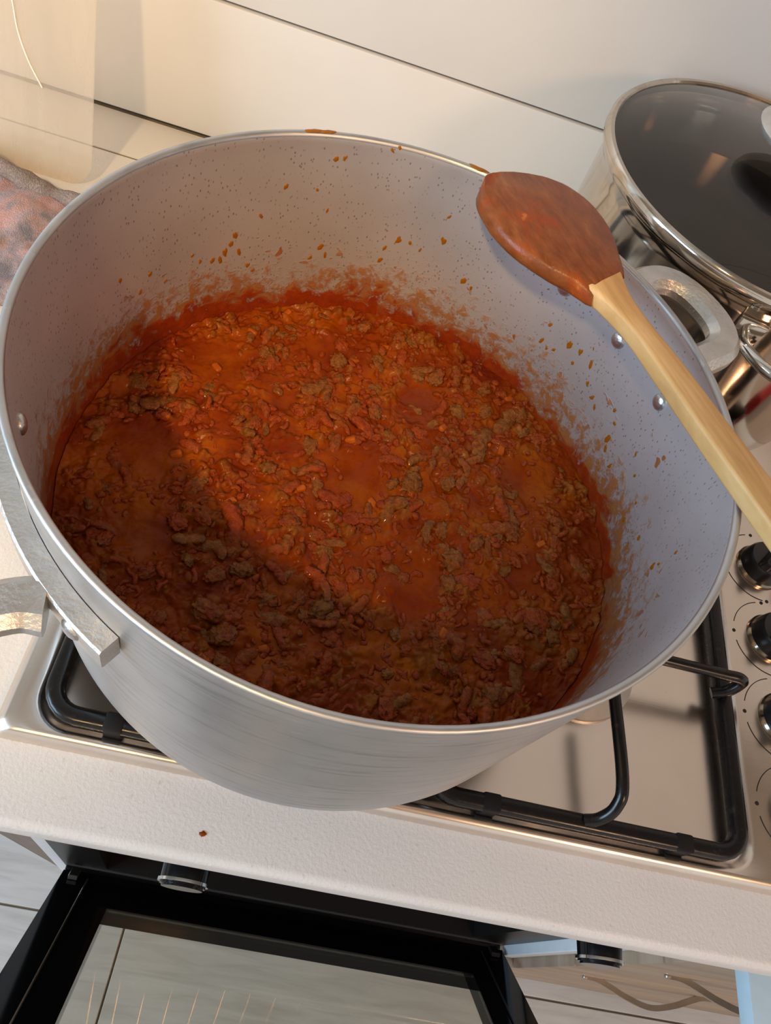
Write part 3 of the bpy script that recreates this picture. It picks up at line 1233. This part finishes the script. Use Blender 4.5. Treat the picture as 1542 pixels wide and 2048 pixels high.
# uneven end of the sauce, thinning onto the wood
m = 16
for k in range(m):
    for back_, w in ((1, 1.0), (2, .85), (3, .65), (4, .45), (5, .25), (6, .1)):
        v = cm.vertices[(k_end - back_) * m + k]
        s_ = .0045 * w * (.3 + .7 * math.sin(2 * PI * k / m * 2 + 1))
        v.co.x += dirv[0] * s_
        v.co.y += dirv[1] * s_
        if back_ == 1:
            cc = (LWs[k_end - 1] + RWs[k_end - 1]) / 2
            v.co.z = ZS - THK / 2 + (v.co.z - ZS + THK / 2) * .93
            v.co.x = cc[0] + dirv[0] * s_ + (v.co.x - cc[0] - dirv[0] * s_) * .93
            v.co.y = cc[1] + dirv[1] * s_ + (v.co.y - cc[1] - dirv[1] * s_) * .93
spoon_part('sauce_coating', cm, M['wetwood'])

# ------------------------------------------------------------------ steel pan with glass lid
SX, SY, SZ = .4407, .5096, .2146
span = empty('steel_stockpot', (SX, SY, .0452))
tag(span, 'polished stainless steel stockpot behind the hob knobs, wire handle, under a glass lid', 'pot')
pr = [(.001, .0455), (.126, .0455), (.132, .0475), (.1355, .052), (.1372, .060), (.1385, .11), (.1395, .190), (.1405, .198), (.1430, .2015), (.1435, .2030), (.1410, .2035), (.1395, .2000), (.1375, .190), (.1365, .11), (.134, .064), (.122, .050), (.001, .050)]
child('body', lathe('body', pr, 128, (SX, SY), 50), M['polished'], span)
for ac in (math.radians(-81), math.radians(99)):
    hp = []
    for d, r in ((-20, .1392), (-21, .147), (-20, .162), (-15, .180), (-7, .190), (0, .192), (7, .190), (15, .180), (20, .162), (21, .147), (20, .1392)):
        a = ac + math.radians(d)
        hp.append((SX + r * math.cos(a), SY + r * math.sin(a), .181 + .006 * max(0, (r - .15) / .04)))
    hd = child('handle', sweep('handle', smooth_path(hp, 6), circ(.0042, 12)), M['chrome'], span)
    for d in (-20, 20):
        a = ac + math.radians(d)
        bb = bmesh.new()
        box_bm(bb, (-.002, -.011, -.011), (.003, .011, .011), .002, 2)
        br_ = link('bracket', bm_mesh('bracket', bb), M['polished'], hd)
        br_.location = (SX + .1405 * math.cos(a), SY + .1405 * math.sin(a), .181)
        br_.rotation_euler = (0, 0, a)
broth = link('cooking_liquid', lathe('cooking_liquid', [(.1355, .160), (.10, .1600), (.001, .1600)], 64, (0, 0)), M['dark'])
broth.location = (SX, SY, 0)
tag(broth, 'dark cooking liquid seen through the glass lid of the steel stockpot', 'liquid')

lid = empty('glass_lid', (SX, SY, .2040))
tag(lid, 'domed glass lid with steel rim on the stockpot', 'lid')
g = []
for k in range(15):
    r = .1405 * (1 - k / 14) + .004 * k / 14
    g.append((r, .2125 + .020 * (1 - (r / .1405) ** 2)))
gi = [(r, z - .0035) for r, z in g[::-1]]
child('glass', lathe('glass', g + gi, 96, (SX, SY), 50), M['lidglass'], lid)
child('rim_band', lathe('rim_band', [(.1400, .2050), (.1445, .2040), (.1458, .2065), (.1456, .2120), (.1435, .2144), (.1405, .2142), (.1393, .2125), (.1400, .2050)], 128, (SX, SY), 40), M['polished'], lid)
child('stem', lathe('stem', [(.016, .2330), (.016, .2350), (.009, .2365), (.0075, .2450)], 32, (SX, SY), 40, cap1=True), M['chrome'], lid)
child('knob', lathe('knob', [(.0075, .2445), (.036, .2455), (.0440, .2490), (.0460, .2530), (.0425, .2570), (.025, .2600), (.001, .2605)], 48, (SX, SY), 40), M['knobsteel'], lid)

# ------------------------------------------------------------------ clear plastic sheet leaning on the wall
LEAN = math.atan2(YW - .5370 - .0045, .42)
prt = [(x, z) for x, z in ring_rect(-.28, 0, 0, .43, .022, 6)]
bm = bmesh.new()
vsb = [bm.verts.new((x, 0, z)) for x, z in prt]
fce = bm.faces.new(vsb)
ex = bmesh.ops.extrude_face_region(bm, geom=[fce])
bmesh.ops.translate(bm, vec=(0, .0026, 0), verts=[q for q in ex['geom'] if isinstance(q, bmesh.types.BMVert)])
sheet = link('plastic_sheet', bm_mesh('plastic_sheet', bm, False), M['milky'])
sheet.location = (-.1145, .5370, .0006)
sheet.rotation_euler = (-LEAN, 0, 0)
tag(sheet, 'clear plastic sheet with rounded corners leaning on the cream tiled wall', 'plastic sheet')
mw = Matrix.Translation(sheet.location) @ sheet.rotation_euler.to_matrix().to_4x4()
mi_ = mw.inverted()
nrm = mw.to_3x3() @ Vector((0, -1, 0))
pth = []
for u, v in ((10, -60), (25, 0), (36, 60), (57, 120), (85, 175)):
    d = Vector(ROT.T @ np.array([(u - W / 2) / F, (v - H / 2) / F, 1.0]))
    tt = (Vector(sheet.location) - Vector(CAM)).dot(nrm) / d.dot(nrm)
    q = mi_ @ (Vector(CAM) + d * tt)
    pth.append((q.x, -.0006, q.z))
link('highlight_line', sweep('highlight_line', smooth_path(pth, 8), circ(.0007, 8), up=(0, 1, 0)), M['sheethighlight'], sheet)  # pale thin tube drawn in place of a curved highlight on the sheet

# ------------------------------------------------------------------ dish cloth
cl = empty('dish_cloth', (-.20, .44, 0))
tag(cl, 'crumpled pink and grey stained dish cloth with rolled hem beside the pot', 'cloth')
A = np.array(hit(-160, 250, 2, .02)[:2])
B = np.array([-.085, .478])
Cc = np.array([-.068, .380])
D = np.array([-.31, .330])
nu, nv = 70, 44
u, v = np.meshgrid(np.linspace(0, 1, nu), np.linspace(0, 1, nv), indexing='ij')
P2 = ((1 - u) * (1 - v))[..., None] * A + (u * (1 - v))[..., None] * B + (u * v)[..., None] * Cc + ((1 - u) * v)[..., None] * D
q = np.stack([P2[..., 0] * 17, P2[..., 1] * 17, 0 * u + 4], -1)
z = .009 + .007 * fbm(q, 2) + .006 * (1 - 2.4 * np.abs(pnoise(q * 1.3 + 8))) * .6 + .0012 * fbm(q * 7, 2)
z = np.maximum(z, .004) + .010 * np.clip(1 - v * 2.2, 0, 1) * 0
z = z + .010 * np.exp(-((u - .62) / .12) ** 2 - ((v - .25) / .18) ** 2)
ed = np.minimum(np.minimum(u, 1 - u), 1 - v)
z = z * np.clip(ed / .06, .28, 1)
V = np.stack([P2[..., 0], P2[..., 1], z], -1).reshape(-1, 3)
ii, jj = np.meshgrid(np.arange(nu - 1), np.arange(nv - 1), indexing='ij')
b0 = (ii * nv + jj).ravel()
top = np.stack([b0, b0 + 1, b0 + nv + 1, b0 + nv], -1)[:, ::-1]
me = np_mesh('cloth', V, top)
co = child('cloth', me, M['towel'], cl)
sd = co.modifiers.new('thickness', 'SOLIDIFY')
sd.thickness = .0035
sd.offset = -1
hem = []
n_h = 40
rsc = []
for k in range(n_h):
    t_ = k / (n_h - 1)
    p_ = A * (1 - t_) + B * t_ + np.array([.0015, .004])
    hem.append((p_[0], p_[1] + .003 * math.sin(9 * t_), .0175 + .002 * math.sin(14 * t_ + 1)))
    rsc.append(1 + .14 * math.sin(23 * t_) + .08 * math.sin(57 * t_))
child('rolled_hem', sweep('rolled_hem', hem, [(.0085 * math.cos(2 * PI * k / 14), .0080 * math.sin(2 * PI * k / 14)) for k in range(14)], scale=rsc), M['hem'], cl)

# ------------------------------------------------------------------ built-in oven with its door ajar
OX0, OX1 = -.0225, .5725
oven = empty('built_in_oven', ((OX0 + OX1) / 2, .3, -.64))
tag(oven, 'black built-in oven under the worktop, glass door tilted open', 'oven')
# carcass: five slabs round the cavity
bm = bmesh.new()
OY = .046
cx0, cx1, cz0, cz1, cy1 = OX0 + .055, OX1 - .055, -.598, -.175, .45
box_bm(bm, (OX0, OY, -.640), (OX1, .56, cz0))
box_bm(bm, (OX0, OY, cz1), (OX1, .56, -.034))
box_bm(bm, (OX0, OY, cz0), (cx0, .56, cz1))
box_bm(bm, (cx1, OY, cz0), (OX1, .56, cz1))
box_bm(bm, (cx0, cy1, cz0), (cx1, .56, cz1))
child('housing', bm_mesh('housing', bm), M['cavity'], oven)
child('vent_panel', box('vent_panel', (OX0, .0408, -.715), (OX1, .075, -.6405), .001, 1), M['blackgloss'], oven)
child('control_panel', box('control_panel', (OX0, .022, -.150), (OX1, OY - .0005, -.0345), .002, 2), M['blackgloss'], oven)
for kx in (.1305, .4345):
    k = bmesh.new()
    bmesh.ops.create_cone(k, cap_ends=True, segments=40, radius1=.0168, radius2=.0155, depth=.0285)
    es = [e for e in k.edges if len(e.link_faces) == 2 and e.calc_face_angle(0) > 1.0]
    bmesh.ops.bevel(k, geom=es, offset=.0015, segments=2, affect='EDGES')
    bmesh.ops.rotate(k, verts=k.verts, matrix=Matrix.Rotation(PI / 2, 3, 'X'))
    ob_ = link('oven_knob', bm_mesh('oven_knob', k), M['blackgloss'], oven)
    ob_.location = Vector((kx, .0222 - .0142, -.090)) - Vector(oven.location)
    rg = bmesh.new()
    bmesh.ops.create_cone(rg, cap_ends=True, segments=40, radius1=.0172, radius2=.0172, depth=.002)
    bmesh.ops.rotate(rg, verts=rg.verts, matrix=Matrix.Rotation(PI / 2, 3, 'X'))
    r_ = link('trim_ring', bm_mesh('trim_ring', rg), M['chrome'], ob_)
    r_.location = (0, -.0105, 0)
# rack with wires
for k in range(15):
    x = cx0 + .02 + (cx1 - cx0 - .04) * k / 14
    child('rack_wire', sweep('rack_wire', [(x, .075, -.545), (x, .43, -.545)], circ(.0014, 8)), M['chrome'], oven)
for y in (.075, .43):
    child('rack_bar', sweep('rack_bar', [(cx0 + .003, y, -.548), (cx1 - .003, y, -.548)], circ(.0028, 8)), M['chrome'], oven)
lb = bmesh.new()
box_bm(lb, (cx0 + .03, cy1 - .012, -.46), (cx0 + .12, cy1 - .001, -.40), .003, 2)
child('oven_lamp', bm_mesh('oven_lamp', lb), M['lamp'], oven)

# door: hinged along its lower edge, 32 degrees out of the upright; local z runs up the door
door = empty('oven_door')
door.parent = oven
HY, HZ = .0405, -.634
door.location = Vector((0, HY, HZ)) - Vector(oven.location)
door.location.x = -oven.location.x
DANG = math.radians(32.3)
door.rotation_euler = (DANG, 0, 0)
bpy.data.objects.remove(door)
DM = Matrix.Translation((0, HY, HZ)) @ Matrix.Rotation(DANG, 4, 'X')


def door_box(name, lo, hi, mat, parent, bev=.001):
    me = box(name, lo, hi, bev, 2)
    me.transform(DM)
    return child(name, me, mat, parent)


DL = .455
gx0, gx1, gz0, gz1 = .048, .512, .070, .400
# frame of the door as one part: four black borders
bm = bmesh.new()
for lo, hi in (((OX0, -.020, 0), (gx0, 0, DL)), ((gx1, -.020, 0), (OX1, 0, DL)), ((gx0, -.020, 0), (gx1, 0, gz0)), ((gx0, -.020, gz1), (gx1, 0, DL))):
    box_bm(bm, lo, hi)
bmesh.ops.remove_doubles(bm, verts=bm.verts, dist=1e-6)
me = bm_mesh('door', bm, False)
me.transform(DM)
dr = child('door', me, M['blackgloss'], oven)


def dsub(name, lo, hi, mat, bev=.0008):
    me = box(name, lo, hi, bev, 1)
    me.transform(DM)
    o = link(name, me, mat, dr)
    return o


dsub('door_glass', (gx0 + .0002, -.0050, gz0 + .0002), (gx1 - .0002, -.0010, gz1 - .0002), M['doorglass'])
dsub('seal_strip', (OX0 + .0325, 0.0001, .014), (OX0 + .0350, .0022, DL - .01), M['bronze'])
dsub('seal_strip', (OX1 - .0350, 0.0001, .014), (OX1 - .0325, .0022, DL - .01), M['blackplastic'])
dsub('hinge_arm', (OX0 + .010, .0001, .004), (OX0 + .022, .006, .022), M['bronze'])
dsub('hinge_arm', (OX1 - .022, .0001, .004), (OX1 - .010, .006, .022), M['blackplastic'])

# ------------------------------------------------------------------ cabinets either side
pn = link('side_panel', box('side_panel', (-.0445, .050, -.775), (-.0255, .58, -.0305), .001, 1), M['white'])
tag(pn, 'white cabinet side panel between the oven and the brown cupboard', 'cabinet panel')
pn = link('side_panel', box('side_panel', (.5755, .034, -.640), (.5915, .58, -.0305), .001, 1), M['white'])
tag(pn, 'white cabinet side panel between the oven and the wooden drawers', 'cabinet panel')
bm = bmesh.new()
p0, p1 = np.array([-.0555, .062]), np.array([-.70, .255])
dv = (p1 - p0) / np.linalg.norm(p1 - p0)
nvv = np.array([dv[1], -dv[0]])
if nvv[1] < 0:
    nvv = -nvv
vsx = []
for zz in (-.90 + .0005, -.0305):
    for pp in (p0, p1, p1 + nvv * .02, p0 + nvv * .02):
        vsx.append(bm.verts.new((pp[0], pp[1], zz)))
for f in ((0, 1, 2, 3), (4, 7, 6, 5), (0, 4, 5, 1), (1, 5, 6, 2), (2, 6, 7, 3), (3, 7, 4, 0)):
    bm.faces.new([vsx[i] for i in f])
cup = link('cupboard_front', bm_mesh('cupboard_front', bm, False), M['brownwood'])
tag(cup, 'dark brown angled cupboard front next to the oven', 'cupboard')

du = empty('drawer_unit', (.90, .3, -.88))
tag(du, 'wooden drawer unit with bow handles next to the oven', 'drawers')
child('carcass', box('carcass', (.5925, .045, -.80), (1.20, .58, -.0305)), M['drawer'], du)
child('plinth', box('plinth', (.5925, .090, -.8995), (1.20, .10, -.8005)), M['brownwood'], du)
child('pull_out_shelf', box('pull_out_shelf', (.600, -.085, -.1680), (1.19, .0440, -.1500), .0015, 2), M['bluewhite'], du)
for z0, z1 in ((-.148, -.034), (-.265, -.171), (-.455, -.268), (-.645, -.458), (-.80, -.648)):
    fr = child('drawer_front', box('drawer_front', (.594, .022, z0), (1.198, .0445, z1), .0015, 2), M['drawer'], du)
    if z0 < -.27 and z0 > -.7:
        zc = -.363 if z0 > -.5 else -.556
        path = smooth_path([(.655, .0215, zc), (.672, .0205, zc), (.690, .0150, zc), (.715, .006, zc), (.747, -.0005, zc), (.780, .006, zc), (.805, .015, zc), (.822, .0205, zc), (.839, .0215, zc)], 6)
        hn = link('handle', sweep('handle', path, [(-.0030, -.0030), (.0030, -.0030), (.0034, .0030), (-.0034, .0030)]), M['bronze'], fr)
        for xx in (.657, .837):
            s_ = lathe('screw', [(.0040, 0), (.0040, .002), (.001, .003)], 14)
            so = link('screw', s_, M['chrome'], hn)
            so.location = (xx, .0210, zc)
            so.rotation_euler = (PI / 2, 0, 0)

# ------------------------------------------------------------------ small things on the worktop
db = bmesh.new()
bmesh.ops.create_icosphere(db, subdivisions=3, radius=1)
for vv in db.verts:
    nn = float(fbm(np.array([[vv.co.x * 1.3 + 2, vv.co.y * 1.3, 1.0]]), 2)[0])
    vv.co = Vector((vv.co.x * (.0030 + .0016 * nn), vv.co.y * (.0026 + .0012 * nn), max(0, vv.co.z) * .0010))
drop = link('sauce_drop', bm_mesh('sauce_drop', db), M['sauce'])
dp = hit(405, 1668, 2, 0)
drop.location = (dp[0], dp[1], .0001)
drop.scale = (.6, .6, 1)
tag(drop, 'small orange-brown drop of sauce on the worktop front', 'sauce drop')

# red gas lighter lying past the knobs (mirrored in the steel stockpot)
lt = empty('gas_lighter', (.63, .285, .0095))
tag(lt, 'red plastic gas lighter lying beside the hob knobs', 'lighter')
kp = smooth_path([(.574, .300, .0225), (.62, .282, .0235), (.668, .258, .0225)], 8)
child('grip', sweep('grip', kp, rrect_sec(.030, .024, .008, 3)), M['red'], lt)
kp = [(.666, .2590, .0225), (.76, .212, .0225)]
child('nozzle', sweep('nozzle', kp, circ(.0045, 12)), M['chrome'], lt)
